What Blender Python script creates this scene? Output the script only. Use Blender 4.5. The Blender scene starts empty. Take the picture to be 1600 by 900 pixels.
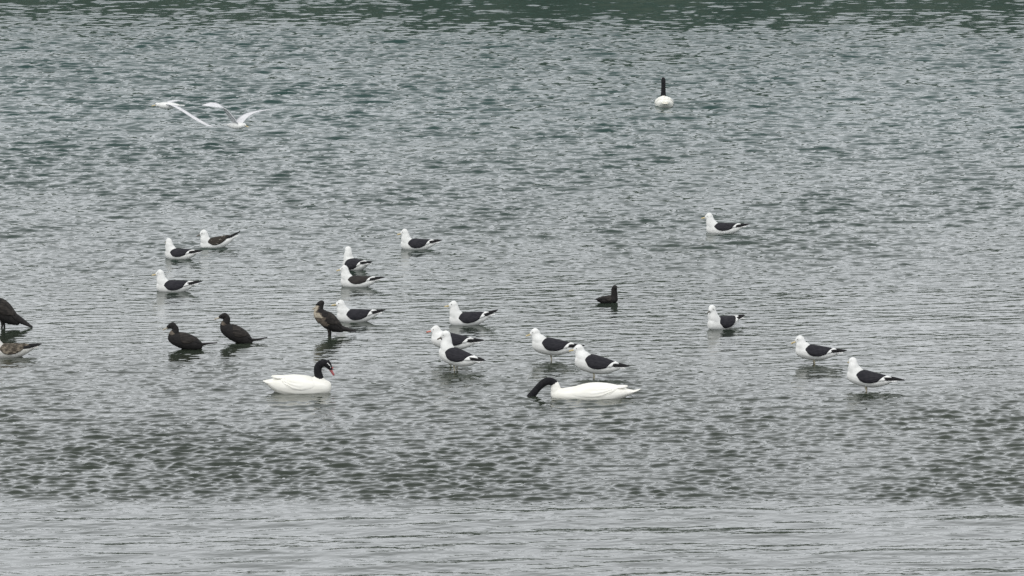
import bpy, bmesh, math, random
import numpy as np
from mathutils import Vector, Matrix

R = math.radians
random.seed(7)
scene = bpy.context.scene
COL = scene.collection

# ------------------------------------------------------------------ camera
CAM_H, FPX, PITCH_PX = 7.35, 7500.0, 915.0
PITCH = math.atan(PITCH_PX / FPX)
cam = bpy.data.cameras.new('camera')
cam.sensor_width = 36.0
cam.lens = FPX / 1600.0 * 36.0
cam.clip_start = 0.5
cam.clip_end = 3000.0
cam_ob = bpy.data.objects.new('camera', cam)
COL.objects.link(cam_ob)
cam_ob.location = (0, 0, CAM_H)
cam_ob.rotation_euler = (math.pi / 2 - PITCH, 0, 0)
scene.camera = cam_ob

# ------------------------------------------------------------------ sky and sun (overcast)
SUN_EL, SUN_AZ = R(52), R(200)
world = bpy.data.worlds.new('World')
scene.world = world
world.use_nodes = True
nt = world.node_tree
nt.nodes.clear()
out = nt.nodes.new('ShaderNodeOutputWorld')
bg = nt.nodes.new('ShaderNodeBackground')
sky = nt.nodes.new('ShaderNodeTexSky')
sky.sky_type = 'NISHITA'
sky.sun_disc = False
sky.sun_elevation = SUN_EL
sky.sun_rotation = SUN_AZ
sky.air_density = 1.0
sky.dust_density = 4.0
hs = nt.nodes.new('ShaderNodeHueSaturation')
hs.inputs['Saturation'].default_value = 0.16
mixc = nt.nodes.new('ShaderNodeMix')
mixc.data_type = 'RGBA'
mixc.inputs[0].default_value = 0.72
wtc = nt.nodes.new('ShaderNodeTexCoord')               # grey cloud cover, brighter towards the horizon
wsx = nt.nodes.new('ShaderNodeSeparateXYZ')
wrp = nt.nodes.new('ShaderNodeValToRGB')
wrp.color_ramp.elements[0].position = 0.0
wrp.color_ramp.elements[0].color = (1.69, 1.74, 1.81, 1)
wrp.color_ramp.elements[1].position = 0.75
wrp.color_ramp.elements[1].color = (0.74, 0.77, 0.80, 1)
wsc = nt.nodes.new('ShaderNodeVectorMath')
wsc.operation = 'SCALE'
wsc.inputs['Scale'].default_value = 10.0
nt.links.new(wtc.outputs['Generated'], wsx.inputs[0])
nt.links.new(wsx.outputs['Z'], wrp.inputs[0])
nt.links.new(wrp.outputs[0], wsc.inputs[0])
nt.links.new(wsc.outputs[0], mixc.inputs[7])
nt.links.new(sky.outputs[0], hs.inputs['Color'])
nt.links.new(hs.outputs[0], mixc.inputs[6])
nt.links.new(mixc.outputs[2], bg.inputs['Color'])
bg.inputs['Strength'].default_value = 0.10
nt.links.new(bg.outputs[0], out.inputs['Surface'])

sun = bpy.data.lights.new('sun', 'SUN')
sun.energy = 0.85
sun.angle = R(25)
sun.color = (1.0, 0.97, 0.92)
sun_ob = bpy.data.objects.new('sun', sun)
COL.objects.link(sun_ob)
sd = Vector((math.sin(SUN_AZ) * math.cos(SUN_EL), math.cos(SUN_AZ) * math.cos(SUN_EL), math.sin(SUN_EL)))
sun_ob.rotation_euler = sd.to_track_quat('Z', 'Y').to_euler()

scene.view_settings.view_transform = 'Standard'
scene.view_settings.look = 'None'
scene.view_settings.gamma = 1.0
scene.view_settings.use_curve_mapping = False
scene.view_settings.exposure = 0.24


# ------------------------------------------------------------------ pixel of the photograph (1600 x 900) -> place on the lake
def ray(px, py):
    a = (px - 800.0) / FPX
    b = -(py - 450.0) / FPX
    c, s = math.cos(PITCH), math.sin(PITCH)
    return Vector((a, c + b * s, -s + b * c))


def on_water(px, py):
    d = ray(px, py)
    t = -CAM_H / d.z
    return Vector((d.x * t, d.y * t, 0.0))


def in_air(px, py, dist):
    d = ray(px, py)
    return Vector((0, 0, CAM_H)) + d * (dist / d.y)


def row(py):
    return on_water(800, py).y


# ------------------------------------------------------------------ materials
def new_mat(name):
    m = bpy.data.materials.new(name)
    m.use_nodes = True
    return m, m.node_tree, m.node_tree.nodes['Principled BSDF']


def feather(name, c1, c2, scale=(30, 30, 30), rough=0.85, lo=0.35, hi=0.65, detail=4):
    m, t, b = new_mat(name)
    tc = t.nodes.new('ShaderNodeTexCoord')
    mp = t.nodes.new('ShaderNodeMapping')
    mp.inputs['Scale'].default_value = scale
    n = t.nodes.new('ShaderNodeTexNoise')
    n.inputs['Scale'].default_value = 1.0
    n.inputs['Detail'].default_value = detail
    r = t.nodes.new('ShaderNodeValToRGB')
    r.color_ramp.elements[0].position = lo
    r.color_ramp.elements[1].position = hi
    r.color_ramp.elements[0].color = (*c1, 1)
    r.color_ramp.elements[1].color = (*c2, 1)
    t.links.new(tc.outputs['Object'], mp.inputs['Vector'])
    t.links.new(mp.outputs[0], n.inputs['Vector'])
    t.links.new(n.outputs[0], r.inputs[0])
    t.links.new(r.outputs[0], b.inputs['Base Color'])
    bp = t.nodes.new('ShaderNodeBump')
    bp.inputs['Strength'].default_value = 0.25
    bp.inputs['Distance'].default_value = 0.006
    t.links.new(n.outputs[0], bp.inputs['Height'])
    t.links.new(bp.outputs[0], b.inputs['Normal'])
    b.inputs['Roughness'].default_value = rough
    b.inputs['Specular IOR Level'].default_value = 0.2
    return m


M = {}
M['white'] = feather('white_plumage', (0.70, 0.70, 0.68), (0.82, 0.82, 0.80), (12, 24, 24))
M['swan'] = feather('swan_plumage', (0.79, 0.775, 0.71), (0.87, 0.855, 0.80), (7, 22, 22))
M['swan_tail'] = feather('swan_rump', (0.62, 0.57, 0.47), (0.84, 0.81, 0.73), (16, 30, 30))
M['slate'] = feather('slate_mantle', (0.016, 0.016, 0.020), (0.030, 0.029, 0.034), (22, 50, 50))
M['slate_warm'] = feather('worn_mantle', (0.020, 0.019, 0.019), (0.042, 0.037, 0.034), (22, 45, 45))
M['brown'] = feather('mottled_mantle', (0.035, 0.030, 0.025), (0.40, 0.36, 0.31), (18, 40, 40), lo=0.58, hi=0.70)
M['juv'] = feather('juvenile_plumage', (0.30, 0.26, 0.21), (0.66, 0.62, 0.55), (25, 40, 40))
M['juv_wing'] = feather('juvenile_wing', (0.055, 0.046, 0.036), (0.26, 0.22, 0.17), (26, 40, 40), lo=0.45, hi=0.7)
M['black'] = feather('black_primaries', (0.010, 0.010, 0.011), (0.022, 0.021, 0.022), (20, 60, 60))
M['neck'] = feather('black_neck', (0.008, 0.008, 0.010), (0.016, 0.016, 0.018), (40, 40, 40))
M['cor'] = feather('cormorant_plumage', (0.014, 0.0135, 0.0135), (0.024, 0.022, 0.0215), (25, 40, 40))
M['cor_wing'] = feather('cormorant_wing', (0.017, 0.0155, 0.0145), (0.056, 0.049, 0.043), (12, 50, 50), lo=0.4, hi=0.75)
M['cor_breast'] = feather('cormorant_breast', (0.070, 0.058, 0.047), (0.15, 0.125, 0.10), (30, 40, 40))
M['cor_throat'] = feather('cormorant_throat', (0.30, 0.26, 0.20), (0.46, 0.41, 0.33), (30, 40, 40))
M['grey'] = feather('grey_wing', (0.58, 0.58, 0.60), (0.70, 0.70, 0.71), (8, 30, 30))
M['pale'] = feather('pale_belly', (0.48, 0.47, 0.43), (0.66, 0.65, 0.62), (14, 30, 30))
M['bill'] = feather('yellow_bill', (0.52, 0.42, 0.22), (0.62, 0.52, 0.30), (40, 40, 40), 0.5)
M['bill_red'] = feather('red_bill', (0.50, 0.15, 0.12), (0.62, 0.24, 0.18), (40, 40, 40), 0.5)
M['bill_dark'] = feather('dark_bill', (0.09, 0.08, 0.07), (0.16, 0.14, 0.11), (40, 40, 40), 0.5)
M['bill_horn'] = feather('horn_bill', (0.36, 0.33, 0.27), (0.48, 0.44, 0.36), (40, 40, 40), 0.5)
M['swan_red'] = feather('swan_bill', (0.32, 0.075, 0.085), (0.42, 0.15, 0.15), (40, 40, 40), 0.5)
M['leg'] = feather('leg_skin', (0.26, 0.24, 0.18), (0.36, 0.33, 0.25), (60, 60, 60), 0.6)
M['leg_dark'] = feather('dark_leg_skin', (0.018, 0.017, 0.015), (0.035, 0.032, 0.03), (60, 60, 60), 0.6)
M['eye'] = feather('eye_gloss', (0.008, 0.007, 0.006), (0.014, 0.012, 0.01), (60, 60, 60), 0.2)


# ------------------------------------------------------------------ mesh helpers
def link(name, me, mats, parent=None):
    for m in mats:
        me.materials.append(m)
    me.polygons.foreach_set('use_smooth', np.ones(len(me.polygons), dtype=bool))
    o = bpy.data.objects.new(name, me)
    COL.objects.link(o)
    if parent:
        o.parent = parent
    return o


def bm_link(name, bm, mat, parent=None):
    bmesh.ops.recalc_face_normals(bm, faces=bm.faces)
    me = bpy.data.meshes.new(name)
    bm.to_mesh(me)
    bm.free()
    return link(name, me, [mat], parent)


def catmull(P, n):
    """P: list of float tuples; returns a densified list"""
    P = np.array(P, float)
    if len(P) < 3:
        return [P[0] + (P[-1] - P[0]) * t for t in np.linspace(0, 1, n + 1)]
    ext = np.vstack([2 * P[0] - P[1], P, 2 * P[-1] - P[-2]])
    res = []
    for i in range(1, len(ext) - 2):
        p0, p1, p2, p3 = ext[i - 1], ext[i], ext[i + 1], ext[i + 2]
        for k in range(n):
            t = k / n
            res.append(0.5 * ((2 * p1) + (p2 - p0) * t + (2 * p0 - 5 * p1 + 4 * p2 - p3) * t * t
                              + (3 * p1 - p0 - 3 * p2 + p3) * t ** 3))
    res.append(P[-1])
    return res


def loft(bm, ctrl, n=5, segs=14, lat=(0, 1, 0)):
    """ctrl rows: x, y, z, radius across (in the plane of the curve), radius sideways"""
    S = catmull([c[:5] for c in ctrl], n)
    lat = Vector(lat)
    rings = []
    for i, p in enumerate(S):
        a = Vector(S[max(0, i - 1)][:3])
        b = Vector(S[min(len(S) - 1, i + 1)][:3])
        t = (b - a).normalized()
        l = (lat - t * lat.dot(t)).normalized()
        u = t.cross(l)
        c = Vector(p[:3])
        rv, rl = max(p[3], 0.0012), max(p[4], 0.0012)
        rings.append([bm.verts.new(c + l * rl * math.sin(2 * math.pi * k / segs) + u * rv * math.cos(2 * math.pi * k / segs))
                      for k in range(segs)])
    for a, b in zip(rings, rings[1:]):
        for k in range(segs):
            bm.faces.new((a[k], a[(k + 1) % segs], b[(k + 1) % segs], b[k]))
    bm.faces.new(rings[0])
    bm.faces.new(rings[-1][::-1])
    return S


def ball(bm, c, r, seg=10):
    r = (r, r, r) if not hasattr(r, '__len__') else r
    mt = Matrix.Translation(c) @ Matrix.Diagonal((*r, 1))
    bmesh.ops.create_uvsphere(bm, u_segments=seg, v_segments=seg // 2 + 2, radius=1.0, matrix=mt)


def fused(name, chains, mats, parent, voxel=0.007, smooth=4):
    """one continuous body: the chains (control rows + material index) are melted together, and each
    face takes the plumage of the nearest stretch of chain"""
    bm = bmesh.new()
    samples = []
    for ch in chains:
        S = loft(bm, ch, 6, 16)
        mi = [c[5] if len(c) > 5 else 0 for c in ch]
        for i, s in enumerate(S):
            f = i / (len(S) - 1) * (len(ch) - 1)
            samples.append((s[0], s[1], s[2], 0.5 * (s[3] + s[4]), mi[min(int(round(f)), len(mi) - 1)]))
    bmesh.ops.recalc_face_normals(bm, faces=bm.faces)
    me = bpy.data.meshes.new('draft')
    bm.to_mesh(me)
    bm.free()
    o = bpy.data.objects.new('draft', me)
    COL.objects.link(o)
    r = o.modifiers.new('melt', 'REMESH')
    r.mode = 'VOXEL'
    r.voxel_size = voxel
    s = o.modifiers.new('soft', 'SMOOTH')
    s.factor = 0.5
    s.iterations = smooth
    dg = bpy.context.evaluated_depsgraph_get()
    res = bpy.data.meshes.new_from_object(o.evaluated_get(dg))
    bpy.data.objects.remove(o)
    bpy.data.meshes.remove(me)
    res.name = name
    ob = link(name, res, mats, parent)
    if len(mats) > 1:
        n = len(res.polygons)
        ctr = np.zeros(n * 3)
        res.polygons.foreach_get('center', ctr)
        ctr = ctr.reshape(-1, 3)
        sm = np.array(samples)
        d = np.linalg.norm(ctr[:, None, :] - sm[None, :, :3], axis=2) - sm[None, :, 3]
        idx = sm[np.argmin(d, axis=1), 4].astype(np.int32)
        res.polygons.foreach_set('material_index', idx)
    return ob


def tag(o, label, cat, group=None):
    o['label'] = label
    o['category'] = cat
    if group:
        o['group'] = group


def thing(name, loc, rz, label, cat, group=None):
    o = bpy.data.objects.new(name, None)
    o.empty_display_size = 0.1
    COL.objects.link(o)
    o.location = loc
    o.rotation_euler = (0, 0, rz)
    tag(o, label, cat, group)
    return o


class Torso:
    """the trunk of a bird as rings x, centre z, half height, half width; pitched and lifted as the pose asks"""
    def __init__(self, rings, pitch=0.0, lift=0.0, sc=1.0, roll=0.0, zp=0.05):
        self.r = np.array(catmull(rings, 8))
        self.r = self.r[np.argsort(self.r[:, 0])]
        self.rings, self.pitch, self.lift, self.sc, self.roll, self.zp = rings, pitch, lift, sc, roll, zp

    def at(self, x):
        return [np.interp(x, self.r[:, 0], self.r[:, i]) for i in (1, 2, 3)]

    def T(self, x, y, z):
        z -= self.zp
        c, s = math.cos(self.roll), math.sin(self.roll)
        y, z = y * c - z * s, y * s + z * c
        c, s = math.cos(self.pitch), math.sin(self.pitch)
        x, z = x * c - z * s, x * s + z * c
        return Vector((x * self.sc, y * self.sc, (z + self.zp) * self.sc + self.lift))

    def chain(self, mi=0):
        res = []
        for x, z, h, w in self.rings:
            p = self.T(x, 0, z)
            res.append((p.x, p.y, p.z, h * self.sc, w * self.sc, mi))
        return res

    def chain_c(self, ctrl):
        """control rows given in the trunk's own frame -> posed"""
        res = []
        for c in ctrl:
            p = self.T(*c[:3])
            res.append((p.x, p.y, p.z, c[3] * self.sc, c[4] * self.sc) + tuple(c[5:]))
        return res

    def patch(self, bm, side, xf, xr, f0, f1, off, nu=26, nv=12, ridge=0.0):
        """a pad of feathers lying on the trunk: from xf(v) to xr(v) along it, from angle f0 to f1(u) (degrees from the
        back's midline) round it, swelling to the thickness off in its middle"""
        outer, inner = [], []
        for i in range(nu + 1):
            u = i / nu
            ro, ri = [], []
            for j in range(nv + 1):
                v = j / nv
                x = xf(v) + (xr(v) - xf(v)) * u
                ph = R(f0 + (f1(u) - f0) * v)
                zc, h, w = self.at(x)
                eu = min(1.0, 4.5 * min(u, 1 - u) + 0.0)
                ev = min(1.0, 4.0 * (1 - v))
                e = math.sqrt(max(0.0, eu * (2 - eu))) * math.sqrt(max(0.0, ev * (2 - ev)))
                rg = ridge * max(0.0, u - 0.25) * math.sin(v * 34 + 5 * u + 1.2 * math.sin(u * 9))
                for lst, o in ((ro, -0.003 + (off + 0.003 + rg) * e), (ri, -0.006)):
                    lst.append(bm.verts.new(self.T(x, side * (w + o) * math.sin(ph), zc + (h + o) * math.cos(ph))))
            outer.append(ro)
            inner.append(ri)
        for i in range(nu):
            for j in range(nv):
                bm.faces.new((outer[i][j], outer[i + 1][j], outer[i + 1][j + 1], outer[i][j + 1]))
                bm.faces.new((inner[i][j], inner[i][j + 1], inner[i + 1][j + 1], inner[i + 1][j]))
        for i in range(nu):
            bm.faces.new((outer[i][0], inner[i][0], inner[i + 1][0], outer[i + 1][0]))
            bm.faces.new((outer[i][nv], outer[i + 1][nv], inner[i + 1][nv], inner[i][nv]))
        for j in range(nv):
            bm.faces.new((outer[0][j], outer[0][j + 1], inner[0][j + 1], inner[0][j]))
            bm.faces.new((outer[nu][j], inner[nu][j], inner[nu][j + 1], outer[nu][j + 1]))


def head_parts(root, c, yaw, dip, hl, bl, br, billm, eye_r=0.0065, hook=0.25):
    """bill and two eyes on a head centred at c that looks along yaw (from the body's forward) and dips by dip"""
    f = Vector((math.cos(yaw) * math.cos(dip), math.sin(yaw) * math.cos(dip), -math.sin(dip)))
    l = Vector((-math.sin(yaw), math.cos(yaw), 0))
    u = f.cross(l)
    bm = bmesh.new()
    p0, p1, p2, p3 = (c + f * (hl * 0.72) - u * 0.004, c + f * (hl + bl * 0.45) - u * 0.008,
                      c + f * (hl + bl * 0.85) - u * 0.010, c + f * (hl + bl) - u * (0.010 + hook * br * 2))
    loft(bm, [(*p0, br, br * 0.8), (*p1, br * 0.72, br * 0.5), (*p2, br * 0.62, br * 0.42), (*p3, 0.003, 0.003)], 4, 10, l)
    bm_link('bill', bm, billm, root)
    for s in (1, -1):
        bm = bmesh.new()
        ball(bm, c + f * hl * 0.42 + l * s * hl * 0.60 + u * hl * 0.22, eye_r, 8)
        bm_link('eye', bm, M['eye'], root)


def leg_part(root, top, foot, r, mat, thigh=None):
    bm = bmesh.new()
    mid = top * 0.45 + foot * 0.55 + Vector((-0.012, 0, 0))
    loft(bm, [(*top, r * 1.9, r * 1.9), (*mid, r * 1.15, r * 1.15), (*(foot + Vector((0, 0, 0.012))), r, r), (*foot, r * 1.3, r * 1.3)], 4, 8, (0, 1, 0.01))
    # webbed foot
    v = [bm.verts.new(foot + Vector(d)) for d in ((-0.012, 0, 0.005), (0.05, -0.026, -0.003), (0.06, 0, -0.002), (0.05, 0.026, -0.003))]
    w = [bm.verts.new(foot + Vector(d)) for d in ((-0.012, 0, -0.006), (0.05, -0.026, -0.008), (0.06, 0, -0.008), (0.05, 0.026, -0.008))]
    bm.faces.new(v)
    bm.faces.new(w[::-1])
    for i in range(4):
        j = (i + 1) % 4
        bm.faces.new((v[i], w[i], w[j], v[j]))
    return bm_link('leg', bm, mat, root)


def heading(facing, away):
    return math.pi - R(away) if facing == 'L' else R(away)


# ------------------------------------------------------------------ water
rng = np.random.default_rng(11)


def waves(n, l0, l1, spread, pw=1.0):
    """random travelling waves: wavelengths l0..l1, crests mostly across the view"""
    lam = np.exp(rng.uniform(math.log(l0), math.log(l1), n))
    th = math.pi / 2 + 0.12 + rng.normal(0, spread, n)
    k = 2 * math.pi / lam
    return k * np.cos(th), k * np.sin(th), rng.uniform(0, 2 * math.pi, n), lam ** pw / (2 * math.pi) / math.sqrt(n / 2)


def low_noise(X, Y, lx, ly, n=14, seed=0):
    r = np.random.default_rng(seed)
    res = np.zeros_like(X)
    for _ in range(n):
        a = r.uniform(0, 2 * math.pi)
        q = r.uniform(0.45, 1.6)
        res += np.cos(2 * math.pi * q * (X / lx * math.cos(a) + Y / ly * math.sin(a)) + r.uniform(0, 2 * math.pi))
    return res / math.sqrt(n / 2)


def build_water():
    uf = np.linspace(-1, 1, 1150)
    yf = np.exp(np.linspace(math.log(36.0), math.log(132.0), 2300))
    us = np.concatenate([[-60, -25, -10, -5, -3, -2, -1.5, -1.2, -1.06], uf, [1.06, 1.2, 1.5, 2, 3, 5, 10, 25, 60]])
    ys = np.concatenate([[-300, -100, -20, 10, 22, 30, 34], yf, [140, 155, 180, 215, 260, 320, 420]])
    U, Y = np.meshgrid(us, ys)
    X = U * (0.128 * np.clip(Y, 30, 140) + 0.6)
    nx, ny = len(us), len(ys)
    # the strength of the ripples by distance, as gusts leave it
    py = [-40, 20, 42, 62, 200, 330, 400, 450, 520, 575, 603, 645, 692, 750, 774, 790, 860, 900]
    chop = [.060, .060, .085, .158, .180, .170, .115, .064, .042, .050, .105, .150, .185, .205, .180, .028, .020, .020]
    Ys = [row(p) for p in py][::-1]
    warp = low_noise(X, Y, 9, 12, seed=3) * 0.024 * Y
    warp2 = low_noise(X, Y, 14, 9, seed=4) * 0.003 * Y + 0.045 * X
    wt = np.clip((Y - row(740)) / 6, 0, 1)
    Yw = Y + warp * wt * np.clip((row(70) - Y) / 14, 0.12, 1) + warp2 * (1 - wt)
    A = np.interp(Yw, Ys, chop[::-1])
    A *= np.clip(1 + 0.15 * low_noise(X, Y, 3.0, 7.0, seed=5), 0.45, 1.6)
    mid = np.exp(-((Y - row(600)) / 4.0) ** 2) * np.clip((X - 4.5) / 2.5, 0, 1)     # livelier water at the right-hand gulls
    A = A + 0.055 * mid
    A *= 1 + 0.22 * np.clip((3 - X) / 9, 0, 1) * np.clip((Y - row(420)) / 18, 0, 1)       # rougher towards the left far side
    edge = np.clip((2.4 - np.abs(U)) / 1.2, 0, 1) * np.clip((Y - 30) / 5, 0, 1) * np.clip((180 - Y) / 40, 0, 1)
    A = A * edge
    far = np.clip((Y - 42) / 70, 0, 1)
    Z = np.zeros_like(X)
    DX = np.zeros_like(X)
    DY = np.zeros_like(X)

    def add(wv, amp, q):
        nonlocal Z, DX, DY
        for kx, ky, ph, a in zip(*wv):
            p = kx * X + ky * Y + ph
            kk = math.hypot(kx, ky)
            c, s = np.cos(p), np.sin(p)
            aa = a * amp
            Z += aa * c
            DX -= q * kx / kk * aa * s
            DY -= q * ky / kk * aa * s
    calm = 1 - 0.60 * np.exp(-((Y - row(505)) / 8.0) ** 2) * np.clip((5.5 - X) / 4, 0.25, 1)
    add(waves(60, 0.08, 0.19, 0.42), A * (1.28 - 1.13 * far), 0.5)
    add(waves(46, 0.17, 0.36, 0.36), A * (0.58 + 0.27 * far), 0.45)
    add(waves(36, 0.34, 0.72, 0.42), A * (0.12 + 0.75 * far), 0.45)
    add(waves(14, 0.9, 2.4, 0.40), (0.009 + 0.030 * A) * edge * calm, 0.6)
    add(waves(26, 0.20, 0.65, 0.36), 0.018 * edge * calm * (1 + 0.7 * np.clip((row(766) - Y) / 1.5, 0, 1)), 0.55)
    add(waves(16, 0.45, 1.3, 0.13), 0.030 * edge * np.clip((row(770) - Y) / 1.5, 0, 1), 0.7)     # long low swells in the near strip
    co = np.stack([X + DX, Y + DY, Z], axis=-1).reshape(-1, 3).astype(np.float32)
    me = bpy.data.meshes.new('water')
    me.vertices.add(nx * ny)
    me.vertices.foreach_set('co', co.ravel())
    i = (np.arange(ny - 1)[:, None] * nx + np.arange(nx - 1)[None, :]).ravel()
    q = np.stack([i, i + 1, i + 1 + nx, i + nx], axis=1).astype(np.int32)
    nf = len(q)
    me.loops.add(nf * 4)
    me.loops.foreach_set('vertex_index', q.ravel())
    me.polygons.add(nf)
    me.polygons.foreach_set('loop_start', np.arange(nf, dtype=np.int32) * 4)
    me.update(calc_edges=True)
    m, t, b = new_mat('lake_water')
    tc = t.nodes.new('ShaderNodeTexCoord')
    n = t.nodes.new('ShaderNodeTexNoise')
    n.inputs['Scale'].default_value = 0.12
    r = t.nodes.new('ShaderNodeValToRGB')
    r.color_ramp.elements[0].color = (0.022, 0.029, 0.021, 1)
    r.color_ramp.elements[1].color = (0.036, 0.044, 0.031, 1)
    t.links.new(tc.outputs['Object'], n.inputs['Vector'])
    t.links.new(n.outputs[0], r.inputs[0])
    t.links.new(r.outputs[0], b.inputs['Base Color'])
    sx = t.nodes.new('ShaderNodeSeparateXYZ')
    mr = t.nodes.new('ShaderNodeMapRange')
    mr.inputs['From Min'].default_value = row(560)
    mr.inputs['From Max'].default_value = row(180)
    mc = t.nodes.new('ShaderNodeMix')
    mc.data_type = 'RGBA'
    mc.inputs[7].default_value = (0.013, 0.042, 0.036, 1)
    t.links.new(tc.outputs['Object'], sx.inputs[0])
    t.links.new(sx.outputs['Y'], mr.inputs['Value'])
    t.links.new(mr.outputs[0], mc.inputs[0])
    t.links.new(r.outputs[0], mc.inputs[6])
    t.links.new(mc.outputs[2], b.inputs['Base Color'])
    n2 = t.nodes.new('ShaderNodeTexNoise')
    n2.inputs['Scale'].default_value = 13.0
    n2.inputs['Detail'].default_value = 3.0
    bp = t.nodes.new('ShaderNodeBump')
    bp.inputs['Strength'].default_value = 0.4
    bp.inputs['Distance'].default_value = 0.008
    t.links.new(tc.outputs['Object'], n2.inputs['Vector'])
    t.links.new(n2.outputs[0], bp.inputs['Height'])
    t.links.new(bp.outputs[0], b.inputs['Normal'])
    b.inputs['IOR'].default_value = 1.333
    b.inputs['Roughness'].default_value = 0.04
    o = link('water', me, [m])
    o['kind'] = 'structure'
    return o


def build_hills():
    """the wooded far shore above the frame: seen only as the dark green mirrored in the lake"""
    xs = np.linspace(-420, 420, 220)
    ys = np.concatenate([np.linspace(142, 190, 26), np.linspace(196, 420, 14)])
    X, Y = np.meshgrid(xs, ys)
    t = np.clip((Y - 143) / 24, 0, 1)
    left = 1 / (1 + np.exp((X + 2) / 9))
    top = 11.5 + 2.5 * left + 1.3 * low_noise(X, Y * 0, 22, 30, seed=21) + np.clip(-X - 40, 0, 300) * 0.03
    far = np.clip((Y - 180) / 240, 0, 1)
    Z = -1.5 + t ** 0.6 * (top + 1.5) - far * 14
    Z += t * (1 - far) * (0.9 * low_noise(X, Y, 7, 7, seed=22) + 0.6 * low_noise(X, Y, 3, 3, seed=23))
    nx, ny = len(xs), len(ys)
    co = np.stack([X, Y, Z], axis=-1).reshape(-1, 3)
    i = (np.arange(ny - 1)[:, None] * nx + np.arange(nx - 1)[None, :]).ravel()
    q = np.stack([i, i + 1, i + 1 + nx, i + nx], axis=1)
    me = bpy.data.meshes.new('hills')
    me.from_pydata(co.tolist(), [], q.tolist())
    m = feather('woodland', (0.030, 0.040, 0.030), (0.072, 0.088, 0.066), (0.35, 0.35, 0.35), 0.95)
    o = link('hills', me, [m])
    o['kind'] = 'structure'


build_water()
build_hills()

# ------------------------------------------------------------------ gulls
GULL = [(0.200, 0.065, 0.018, 0.018), (0.180, 0.064, 0.055, 0.050), (0.110, 0.056, 0.082, 0.082), (0.0, 0.050, 0.084, 0.094),
        (-0.10, 0.055, 0.074, 0.084), (-0.18, 0.070, 0.054, 0.060), (-0.25, 0.088, 0.030, 0.036), (-0.29, 0.098, 0.012, 0.020)]
GROUP = 'black-backed gulls resting in the shallows'


def gull(px, py, label, away=0, facing='L', pitch=0, lift=0.0, sc=1.0, head=(0.150, 0.222), hyaw=0, dip=6, roll=0,
         mantle='slate', body='white', bill='bill', legs=0, belly=1.0, crescent=1.0, tip=1.0, patch=1.0, foot=-0.05, raise_tip=0.0, group=GROUP,
         name='gull'):
    root = thing(name, on_water(px, py), heading(facing, away), label, 'gull', group)
    rings = [(x, z, h * belly, w) for x, z, h, w in GULL]
    t = Torso(rings, R(pitch), lift, sc, R(roll))
    hx, hz = head[0], head[1]
    sh = t.T(0.105, 0, 0.085)
    hc = Vector((hx, 0, hz)) * sc + Vector((0, 0, lift))
    hy = R(hyaw)
    f = Vector((math.cos(hy), math.sin(hy), 0))
    d = hc - sh
    neck = [(sh.x - 0.02, 0, sh.z - 0.02, 0.080 * sc, 0.078 * sc), (sh.x + d.x * 0.45 + 0.004, 0, sh.z + d.z * 0.36, 0.069 * sc, 0.067 * sc),
            (hc.x - f.x * 0.012, -f.y * 0.012, sh.z + d.z * 0.74, 0.053 * sc, 0.051 * sc), (hc.x - f.x * 0.006, 0, hc.z + 0.008, 0.040 * sc, 0.038 * sc)]
    dp = R(dip)
    ff = f * math.cos(dp) + Vector((0, 0, -math.sin(dp)))
    hd = [(*(hc - ff * 0.052 * sc), 0.010, 0.010), (*(hc - ff * 0.032 * sc), 0.038 * sc, 0.034 * sc), (*(hc + Vector((0, 0, 0.003))), 0.050 * sc, 0.045 * sc),
          (*(hc + ff * 0.034 * sc), 0.035 * sc, 0.029 * sc), (*(hc + ff * 0.060 * sc), 0.014, 0.012)]
    fused('body', [t.chain(), neck, hd], [M[body]], root, 0.007, 9)
    head_parts(root, hc, hy, dp, 0.052 * sc, 0.056 * sc, 0.0125 * sc, M[bill])
    for s in (1, -1):
        bm = bmesh.new()
        fl = lambda u: float(np.interp(u, [0, .10, .3, .6, .85, 1], [92, 104, 111, 108, 94, 74])) * patch
        t.patch(bm, s, lambda v: 0.045 + 0.050 * math.sin(min(1.0, v * 1.25) * math.pi / 2) - 0.035 * max(0.0, v - 0.75) / 0.25, lambda v: -0.245 + 0.075 * v, 0, fl, 0.013, 26, 30, 0.004)
        w = bm_link('wing', bm, M[mantle], root)
        if crescent > 0:
            bm = bmesh.new()
            t.patch(bm, s, lambda v: -0.215 + 0.075 * v, lambda v: -0.215 - 0.045 * crescent + 0.075 * v, 0, lambda u: 88 * patch, 0.017, 8, 10)
            bm_link('tertial_edge', bm, M['white'], w)
        bm = bmesh.new()
        zt = 0.132 + raise_tip
        loft(bm, t.chain_c([(-0.17, s * 0.050, 0.098, 0.016, 0.012), (-0.24, s * 0.046, 0.112, 0.017, 0.008), (-0.31, s * 0.030, 0.122 + raise_tip * .5, 0.013, 0.006),
                            (-0.31 - 0.060 * tip, s * 0.012, zt, 0.003, 0.003)]), 5, 10)
        bm_link('primary_feathers', bm, M['black'], w)
    bm = bmesh.new()
    loft(bm, t.chain_c([(-0.20, 0, 0.078, 0.020, 0.036), (-0.27, 0, 0.090, 0.010, 0.040), (-0.325, 0, 0.099, 0.006, 0.044), (-0.332, 0, 0.100, 0.002, 0.038)]), 5, 12)
    bm_link('tail', bm, M[body], root)
    for k in range(legs):
        s = (1, -1)[k] if legs == 2 else 0.35
        top = t.T(-0.015, s * 0.036, -0.012)
        leg_part(root, top, Vector((top.x + 0.012 * (1 if k else -0.6), top.y, foot)), 0.0062, M['leg'])
    return root


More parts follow.
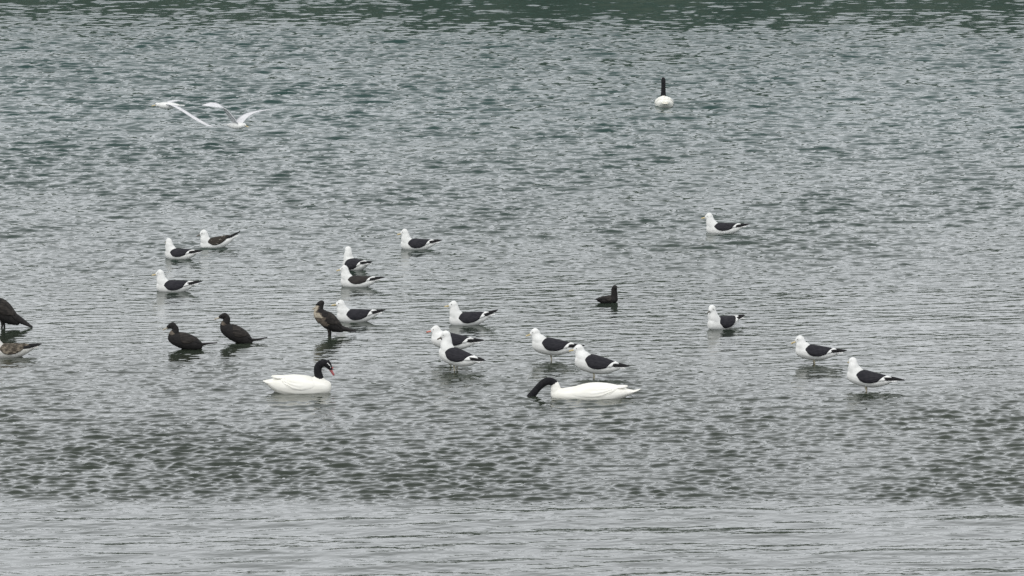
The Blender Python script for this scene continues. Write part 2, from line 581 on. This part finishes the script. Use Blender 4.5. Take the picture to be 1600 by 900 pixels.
def flying_gull(px, py, dist, label, rz, body, wings, wing_mat, sc=1.0, tilt=(0.10, 0.10)):
    """wings: for each wing the spine points in the body's frame with the chord at each"""
    root = thing('flying_gull', in_air(px, py, dist), rz, label, 'gull', 'gulls flying low over the water')
    ctrl = [(0.20, 0, 0.012, 0.012, 0.012), (0.175, 0, 0.014, 0.036, 0.032), (0.13, 0, 0.010, 0.040, 0.038), (0.07, 0, 0.0, 0.056, 0.056), (-0.03, 0, -0.004, 0.060, 0.062),
            (-0.13, 0, 0.0, 0.040, 0.044), (-0.20, 0, 0.006, 0.016, 0.030)]
    fused('body', [[tuple(v * sc for v in c) for c in ctrl]], [M[body]], root)
    head_parts(root, Vector((0.165, 0, 0.016)) * sc, 0, R(8), 0.046, 0.05, 0.011, M['bill'])
    bm = bmesh.new()
    loft(bm, [(-0.17, 0, 0.004, 0.012, 0.030), (-0.24, 0, 0.004, 0.006, 0.055), (-0.29, 0, 0.002, 0.004, 0.066), (-0.295, 0, 0.002, 0.002, 0.06)], 4, 12)
    bm_link('tail', bm, M['white'], root)
    for w, tl in zip(wings, tilt):
        bm = bmesh.new()
        S = catmull(w, 8)
        rings = []
        for i, p in enumerate(S):
            a, b = Vector(S[max(0, i - 1)][:3]), Vector(S[min(len(S) - 1, i + 1)][:3])
            tg = (b - a).normalized()
            ch = Vector((1, 0, tl))
            ch = (ch - tg * ch.dot(tg)).normalized()
            up = tg.cross(ch)
            c, th = max(p[3], 0.004), max(0.0025, 0.016 * (1 - i / len(S)))
            sec = [(0.5, 0.0), (0.42, 0.8), (0.15, 1.0), (-0.2, 0.7), (-0.5, 0.0), (-0.2, 0.0), (0.15, -0.25), (0.42, -0.5)]
            rings.append([bm.verts.new(Vector(p[:3]) + ch * c * q + up * th * r) for q, r in sec])
        for a, b in zip(rings, rings[1:]):
            for k in range(8):
                bm.faces.new((a[k], a[(k + 1) % 8], b[(k + 1) % 8], b[k]))
        bm.faces.new(rings[0])
        bm.faces.new(rings[-1][::-1])
        bm_link('wing', bm, M[wing_mat], root)
    return root


# --- swimming gulls
gull(279, 404.5, 'black-backed gull swimming upright-necked just in front of the mottled brown-winged gull', away=26, head=(0.150, 0.226), hyaw=-35, sc=0.98, patch=.92)
gull(336, 387, 'mottled brown-winged gull swimming with its tail cocked up, a dark bill and broad white flank', away=-4, pitch=-11, head=(0.150, 0.198), dip=16, sc=1.0, roll=8,
     mantle='brown', bill='bill_dark', patch=.95, raise_tip=0.02, crescent=0)
gull(269, 455.5, 'swimming gull with long pale bill and white wing edge, lowest of three gulls at left', away=4, head=(0.150, 0.225), crescent=1.5, tip=1.2, sc=1.0)
gull(649, 389.5, 'black-backed gull swimming alone with yellow bill, highest up of the middle gulls', away=6, head=(0.145, 0.226), dip=10, raise_tip=0.0)
gull(553, 421, 'black-backed gull swimming turned away, right behind the brown-backed gull', away=50, head=(0.120, 0.245), hyaw=-30, patch=1.12, sc=1.0)
gull(556, 448, 'swimming gull with worn brown back, just in front of the gull turned away', away=10, head=(0.150, 0.226), mantle='slate_warm', patch=.86, sc=0.98, tip=1.2)
gull(553, 502, 'black-backed gull swimming half hidden behind the standing pale-throated cormorant', away=-4, head=(0.155, 0.205), dip=2, sc=1.02, crescent=1.4)
gull(729, 507, 'black-backed gull swimming in profile with tail raised, alone above the standing pair', away=-2, pitch=-3, head=(0.150, 0.226), dip=4, sc=1.03, crescent=1.3, raise_tip=0.02)
gull(1127, 365, 'black-backed gull swimming farthest back on the right, far from the others', away=5, head=(0.160, 0.222), dip=8, sc=1.06, patch=.85)
gull(1127, 513, 'black-backed gull swimming breast-on, its wide white breast and dark face towards us', away=-40, head=(0.150, 0.240), hyaw=14, dip=14, sc=1.0, bill='bill_dark', patch=1.1, crescent=1.5)
gull(12, 557, 'brown mottled gull cut off by the left edge of the view', away=-8, head=(0.150, 0.236), mantle='juv_wing', body='pale', sc=1.04, patch=.95, crescent=0, bill='bill_dark')

# --- standing gulls
gull(702, 564, 'standing gull with red bill, behind and partly hidden by the long-necked gull', away=8, pitch=9, lift=0.165, head=(0.145, 0.176), dip=8, legs=2, bill='bill_red', sc=1.04, belly=1.05, foot=-0.04)
gull(711, 580, 'long-necked gull standing on two thin legs in front of the red-billed gull', away=30, pitch=14, lift=0.105, head=(0.115, 0.285), hyaw=24, dip=22, legs=2, sc=1.02, belly=1.1, bill='bill_dark', foot=-0.03, crescent=1.6)
gull(859, 563, 'black-backed gull standing on one leg, its wing tips behind the head of the next gull', away=2, pitch=10, lift=0.100, head=(0.160, 0.205), dip=14, legs=1, sc=1.03, belly=1.08, foot=-0.04)
gull(927, 591, 'black-backed gull standing right behind the dipping swan', away=6, pitch=14, lift=0.098, head=(0.150, 0.212), dip=6, legs=2, sc=1.05, belly=1.12, foot=-0.03)
gull(1270, 568, 'black-backed gull wading with head drawn in, left of the last gull on the right', away=2, pitch=8, lift=0.070, head=(0.145, 0.198), dip=18, legs=2, sc=1.0, belly=0.98, foot=-0.05)
gull(1352, 610, 'rightmost gull, black-backed, standing with neck stretched up and long dark wing tips', away=14, pitch=11, lift=0.072, head=(0.135, 0.225), hyaw=-50, dip=4, legs=2, sc=1.03, belly=0.98, foot=-0.05, tip=1.7, crescent=1.3)

# --- flying gulls
flying_gull(261, 165, 80.0, 'bright white gull flying left with one long wing trailing down behind it', math.pi, 'white',
            [[(-0.02, 0.03, 0.025, 0.10), (-0.12, 0.14, 0.015, 0.085), (-0.26, 0.26, -0.045, 0.070), (-0.46, 0.40, -0.155, 0.062), (-0.66, 0.48, -0.262, 0.050), (-0.78, 0.52, -0.300, 0.034), (-0.90, 0.54, -0.302, 0.008)],
             [(-0.02, -0.03, 0.03, 0.10), (-0.06, -0.16, 0.05, 0.09), (-0.16, -0.34, 0.060, 0.07), (-0.27, -0.46, 0.045, 0.045), (-0.34, -0.52, 0.03, 0.008)]], 'grey')
flying_gull(370, 196.5, 79.0, 'greyish gull flying with both wings raised in an M over the water', R(-38), 'white',
            [[(0.00, 0.03, 0.04, 0.19), (0.05, 0.12, 0.14, 0.19), (0.12, 0.24, 0.205, 0.16), (0.24, 0.42, 0.245, 0.12), (0.42, 0.62, 0.275, 0.012)],
             [(0.00, -0.03, 0.04, 0.19), (-0.05, -0.11, 0.17, 0.19), (-0.12, -0.21, 0.31, 0.17), (-0.23, -0.32, 0.36, 0.13), (-0.38, -0.43, 0.35, 0.012)]], 'grey', tilt=(0.06, -0.5))

# ------------------------------------------------------------------ cormorants
CORM = 'dark cormorants at the left'


def cormorant(px, py, label, away, pitch, lift, torso, neck, hc, dip, tail, paint=None, legs=0, sc=1.0, facing='L', billm='bill_horn', foot=-0.03, hyaw=0, bl=0.062, cat='cormorant',
              group=CORM, name='cormorant', zp=0.07):
    root = thing(name, on_water(px, py), heading(facing, away), label, cat, group)
    t = Torso(torso, R(pitch), lift, sc, 0, zp)
    hc = Vector(hc) * sc
    hy, dp = R(hyaw), R(dip)
    f = Vector((math.cos(hy) * math.cos(dp), math.sin(hy) * math.cos(dp), -math.sin(dp)))
    nk = [tuple(v * sc for v in c[:5]) + ((c[5],) if len(c) > 5 else (0,)) for c in neck]
    hd = [(*(hc - f * 0.050 * sc), 0.010, 0.010, 0), (*(hc - f * 0.030 * sc), 0.031 * sc, 0.028 * sc, 0), (*hc, 0.036 * sc, 0.031 * sc, 0),
          (*(hc + f * 0.035 * sc), 0.026 * sc, 0.022 * sc, 0), (*(hc + f * 0.062 * sc), 0.012, 0.011, 0)]
    bd = fused('body', [t.chain(0), nk, hd], [M['cor'], M['cor_breast'], M['cor_throat']], root)
    if paint:
        for p in bd.data.polygons:
            p.material_index = paint(p.center, p.normal, p.material_index)
    head_parts(root, hc, hy, dp, 0.054 * sc, bl * sc, 0.0145 * sc, M[billm], hook=0.35)
    x0, x1 = torso[2][0] - 0.01, torso[-2][0]
    for s in (1, -1):
        bm = bmesh.new()
        fl = lambda u: float(np.interp(u, [0, .15, .4, .7, 1], [45, 90, 104, 92, 60]))
        t.patch(bm, s, lambda v: x0 - 0.03 * v, lambda v: x1 + 0.06 * v, 0, fl, 0.010)
        w = bm_link('wing', bm, M['cor_wing'], root)
        bm = bmesh.new()
        zc, h, wd = t.at(x1 + 0.03)
        loft(bm, t.chain_c([(x1 + 0.09, s * wd * 0.85, zc + h * 0.55, 0.018, 0.010), (x1 + 0.02, s * wd * 0.75, zc + h * 0.55, 0.014, 0.008), (x1 - 0.045, s * 0.02, zc + h * 0.3, 0.003, 0.003)]), 4, 8)
        bm_link('primary_feathers', bm, M['cor'], w)
    bm = bmesh.new()
    loft(bm, [tuple(v * sc for v in c) for c in tail], 4, 12)
    bm_link('tail', bm, M['cor'], root)
    for k in range(legs):
        s = (1, -1)[k]
        top = Vector((0.005, s * 0.030, 0.085)) * sc
        leg_part(root, top, Vector((0.012 * s, s * 0.032, foot)), 0.011, M['leg_dark'])
    return root


TU = [(0.20, 0.075, 0.018, 0.018), (0.175, 0.075, 0.050, 0.046), (0.11, 0.072, 0.078, 0.072), (0.01, 0.072, 0.092, 0.088), (-0.08, 0.080, 0.072, 0.078), (-0.15, 0.096, 0.044, 0.054), (-0.195, 0.110, 0.018, 0.030)]
TC = [(0.20, 0.075, 0.018, 0.018), (0.175, 0.075, 0.050, 0.046), (0.11, 0.072, 0.078, 0.072), (0.0, 0.066, 0.090, 0.088), (-0.10, 0.062, 0.078, 0.080), (-0.17, 0.056, 0.056, 0.058), (-0.21, 0.050, 0.028, 0.030)]
cormorant(289, 545, 'dark brown cormorant sitting low in the water, left of the two resting together', 2, 13, 0.018, TC,
          [(0.13, 0, 0.12, 0.062, 0.058), (0.135, 0, 0.165, 0.050, 0.046, 1), (0.107, 0, 0.205, 0.041, 0.037), (0.115, 0, 0.245, 0.037, 0.033), (0.14, 0, 0.262, 0.026, 0.024)],
          (0.150, 0, 0.268), 22, [(-0.17, 0, 0.045, 0.022, 0.034), (-0.26, 0, 0.062, 0.011, 0.034), (-0.37, 0, 0.072, 0.005, 0.038)])
cormorant(369, 535.5, 'dark cormorant sitting upright with pale bill, right of the two resting together', -2, 26, 0.032, TC,
          [(0.115, 0, 0.155, 0.064, 0.060), (0.135, 0, 0.205, 0.050, 0.046, 1), (0.107, 0, 0.250, 0.041, 0.037), (0.107, 0, 0.290, 0.038, 0.033), (0.125, 0, 0.308, 0.026, 0.024)],
          (0.140, 0, 0.312), 14, [(-0.15, 0, 0.030, 0.024, 0.034), (-0.24, 0, 0.036, 0.012, 0.034), (-0.36, 0, 0.060, 0.005, 0.038)])
def pale_front(c, n, i):
    """the upright bird's pale throat running down its breast"""
    w = n.x + 0.16 * math.sin(c.z * 95) * math.cos(c.y * 70)
    if c.z > 0.352 or w < 0.10 or c.z < 0.115:
        return 0
    return 2 if (c.z > 0.215 and w > 0.28) else 1


cormorant(514, 524, 'cormorant with pale tan throat and breast standing upright in front of a swimming gull', 0, 43, 0.088, TU,
          [(0.075, 0, 0.19, 0.072, 0.060, 1), (0.120, 0, 0.245, 0.060, 0.050, 1), (0.120, 0, 0.295, 0.050, 0.040, 2), (0.100, 0, 0.335, 0.039, 0.034, 2), (0.088, 0, 0.362, 0.031, 0.029, 0)],
          (0.098, 0, 0.372), 30, [(-0.08, 0, 0.098, 0.044, 0.046), (-0.19, 0, 0.074, 0.027, 0.046), (-0.32, 0, 0.050, 0.008, 0.048)], paint=pale_front, legs=2, sc=1.0)
cormorant(4, 512, 'big dark cormorant standing hunched, cut off by the left edge of the view', 4, 46, 0.105, TU,
          [(0.065, 0, 0.22, 0.074, 0.066, 0), (0.135, 0, 0.275, 0.050, 0.046, 1), (0.135, 0, 0.320, 0.038, 0.035, 1), (0.125, 0, 0.350, 0.032, 0.029, 0), (0.14, 0, 0.372, 0.027, 0.025, 0)],
          (0.155, 0, 0.382), 12, [(-0.07, 0, 0.13, 0.042, 0.046), (-0.16, 0, 0.080, 0.034, 0.048), (-0.285, 0, 0.008, 0.006, 0.042)], legs=2, sc=1.24)
TS = [(0.135, 0.040, 0.012, 0.012), (0.12, 0.040, 0.036, 0.034), (0.07, 0.036, 0.048, 0.052), (0.0, 0.030, 0.050, 0.060), (-0.07, 0.032, 0.040, 0.050), (-0.12, 0.040, 0.024, 0.030), (-0.145, 0.046, 0.010, 0.014)]
cormorant(949.5, 473, 'small dark waterbird swimming low, thick neck straight up, alone in the middle', 24, 0, 0.0, TS,
          [(0.085, 0, 0.045, 0.050, 0.048), (0.090, 0, 0.09, 0.042, 0.040), (0.088, 0, 0.14, 0.038, 0.037), (0.088, 0, 0.175, 0.037, 0.036)],
          (0.094, 0, 0.182), 4, [(-0.11, 0, 0.042, 0.014, 0.022), (-0.145, 0, 0.056, 0.006, 0.016), (-0.155, 0, 0.062, 0.002, 0.01)], facing='R', hyaw=75, bl=0.05,
          billm='bill_dark', cat='waterbird', group=None, name='waterbird', sc=1.0, zp=0.03)

# ------------------------------------------------------------------ swans
SWANS = 'black-necked swans'


def swan(px, py, label, facing, away, torso, neck, tail, head=None, sc=1.0, wing_span=(0.18, -0.30), tail_m='swan', pitch=0, tips=True):
    root = thing('swan', on_water(px, py), heading(facing, away), label, 'swan', SWANS)
    t = Torso(torso, R(pitch), 0, sc, 0, 0.05)
    chains = [t.chain(0), neck]
    if head:
        hc, hyaw, dip = Vector(head[0]), R(head[1]), R(head[2])
        f = Vector((math.cos(hyaw) * math.cos(dip), math.sin(hyaw) * math.cos(dip), -math.sin(dip)))
        chains.append([(*(hc - f * 0.050), 0.016, 0.016, 1), (*(hc - f * 0.025), 0.038, 0.034, 1), (*(hc + f * 0.010), 0.038, 0.034, 1), (*(hc + f * 0.045), 0.026, 0.024, 1), (*(hc + f * 0.075), 0.014, 0.014, 1)])
    fused('body', chains, [M['swan'], M['neck']], root, 0.008)
    if head:
        head_parts(root, hc, hyaw, dip, 0.058, 0.080, 0.019, M['swan_red'], 0.007, 0.1)
        l = Vector((-math.sin(hyaw), math.cos(hyaw), 0))
        u = f.cross(l)
        bm = bmesh.new()
        ball(bm, hc + f * 0.058 + u * 0.020, (0.013, 0.012, 0.012))
        bm_link('bill_knob', bm, M['swan_red'], root)
        for s in (1, -1):
            bm = bmesh.new()
            loft(bm, [(*(hc + f * 0.046 + l * s * 0.021 + u * 0.010), 0.004, 0.003), (*(hc + f * 0.015 + l * s * 0.033 + u * 0.016), 0.005, 0.004), (*(hc - f * 0.020 + l * s * 0.034 + u * 0.010), 0.003, 0.003)], 4, 8, l)
            bm_link('eye_stripe', bm, M['white'], root)
    for s in (1, -1):
        bm = bmesh.new()
        a, b = wing_span
        fl = lambda u: float(np.interp(u, [0, .12, .4, .7, .9, 1], [70, 88, 98, 96, 82, 58]))
        t.patch(bm, s, lambda v: a - 0.06 * (1 - v), lambda v: b + 0.12 * v, 2, fl, 0.005, 44, 48, 0.0065)
        w = bm_link('wing', bm, M['swan'], root)
        if not tips:
            continue
        bm = bmesh.new()
        zc, h, wd = t.at(b + 0.05)
        loft(bm, t.chain_c([(b + 0.14, s * wd * 0.62, zc + h * 0.90, 0.016, 0.024), (b + 0.05, s * wd * 0.55, zc + h * 1.00, 0.014, 0.022), (b - 0.015, s * wd * 0.35, zc + h * 1.12, 0.004, 0.008)]), 5, 10)
        bm_link('primary_feathers', bm, M['swan'], w)
    bm = bmesh.new()
    loft(bm, tail, 5, 14)
    bm_link('tail', bm, M[tail_m], root)
    return root


SW = [(0.330, 0.055, 0.020, 0.020), (0.310, 0.055, 0.062, 0.060), (0.235, 0.050, 0.096, 0.105), (0.10, 0.050, 0.120, 0.140), (-0.05, 0.055, 0.128, 0.150), (-0.18, 0.065, 0.108, 0.130),
      (-0.28, 0.085, 0.070, 0.090), (-0.35, 0.105, 0.032, 0.050), (-0.385, 0.118, 0.014, 0.025)]
swan(470, 612.5, 'black-necked swan facing right with red bill and curved neck raised', 'R', -3, SW,
     [(0.225, 0, 0.055, 0.066, 0.062, 0), (0.212, 0, 0.118, 0.052, 0.048, 0), (0.197, 0, 0.165, 0.047, 0.044, 1), (0.183, 0, 0.225, 0.043, 0.041, 1), (0.190, 0, 0.276, 0.043, 0.040, 1),
      (0.224, 0, 0.310, 0.041, 0.038, 1), (0.262, 0, 0.316, 0.039, 0.036, 1), (0.290, 0, 0.302, 0.034, 0.032, 1)],
     [(-0.30, 0, 0.092, 0.030, 0.060), (-0.36, 0, 0.104, 0.016, 0.056), (-0.405, 0, 0.120, 0.004, 0.030)], ((0.292, 0, 0.300), 0, 56), wing_span=(0.17, -0.30))
SB = [(0.475, 0.030, 0.020, 0.020), (0.455, 0.030, 0.050, 0.050), (0.38, 0.020, 0.070, 0.090), (0.22, 0.022, 0.094, 0.130), (0.05, 0.028, 0.122, 0.150), (-0.10, 0.032, 0.116, 0.145),
      (-0.25, 0.045, 0.074, 0.110), (-0.36, 0.056, 0.034, 0.060), (-0.42, 0.064, 0.014, 0.030)]
swan(930, 620.5, 'black-necked swan stretched out with its head dipped under the water', 'L', 2, SB,
     [(0.400, 0, 0.020, 0.064, 0.062, 0), (0.420, 0, 0.075, 0.056, 0.054, 0), (0.424, 0, 0.118, 0.046, 0.044, 0), (0.448, 0, 0.155, 0.042, 0.040, 1), (0.500, 0, 0.171, 0.042, 0.039, 1), (0.555, 0, 0.147, 0.041, 0.038, 1),
      (0.615, 0, 0.090, 0.038, 0.035, 1), (0.672, 0, 0.020, 0.041, 0.036, 1), (0.725, 0, -0.040, 0.034, 0.032, 1), (0.755, 0, -0.10, 0.015, 0.015, 1)],
     [(-0.34, 0, 0.052, 0.026, 0.050), (-0.42, 0, 0.066, 0.014, 0.044), (-0.485, 0, 0.090, 0.004, 0.018)], None, wing_span=(0.26, -0.33))
SC = [(x, z, h * 1.02, w * 1.14) for x, z, h, w in SW]
swan(1037.5, 166, 'black-necked swan seen from behind with straight neck, farthest out on the lake', 'L', 88, SC,
     [(0.225, 0, 0.055, 0.066, 0.062, 0), (0.215, 0, 0.130, 0.050, 0.046, 0), (0.200, 0, 0.180, 0.048, 0.050, 1), (0.190, 0, 0.26, 0.042, 0.043, 1), (0.190, 0, 0.36, 0.039, 0.040, 1), (0.200, 0, 0.45, 0.040, 0.042, 1), (0.225, 0, 0.475, 0.034, 0.033, 1)],
     [(-0.30, 0, 0.085, 0.030, 0.060), (-0.36, 0, 0.085, 0.020, 0.062), (-0.42, 0, 0.080, 0.004, 0.036)], ((0.235, 0, 0.475), 0, 14), wing_span=(0.17, -0.30), tail_m='swan_tail', tips=False)
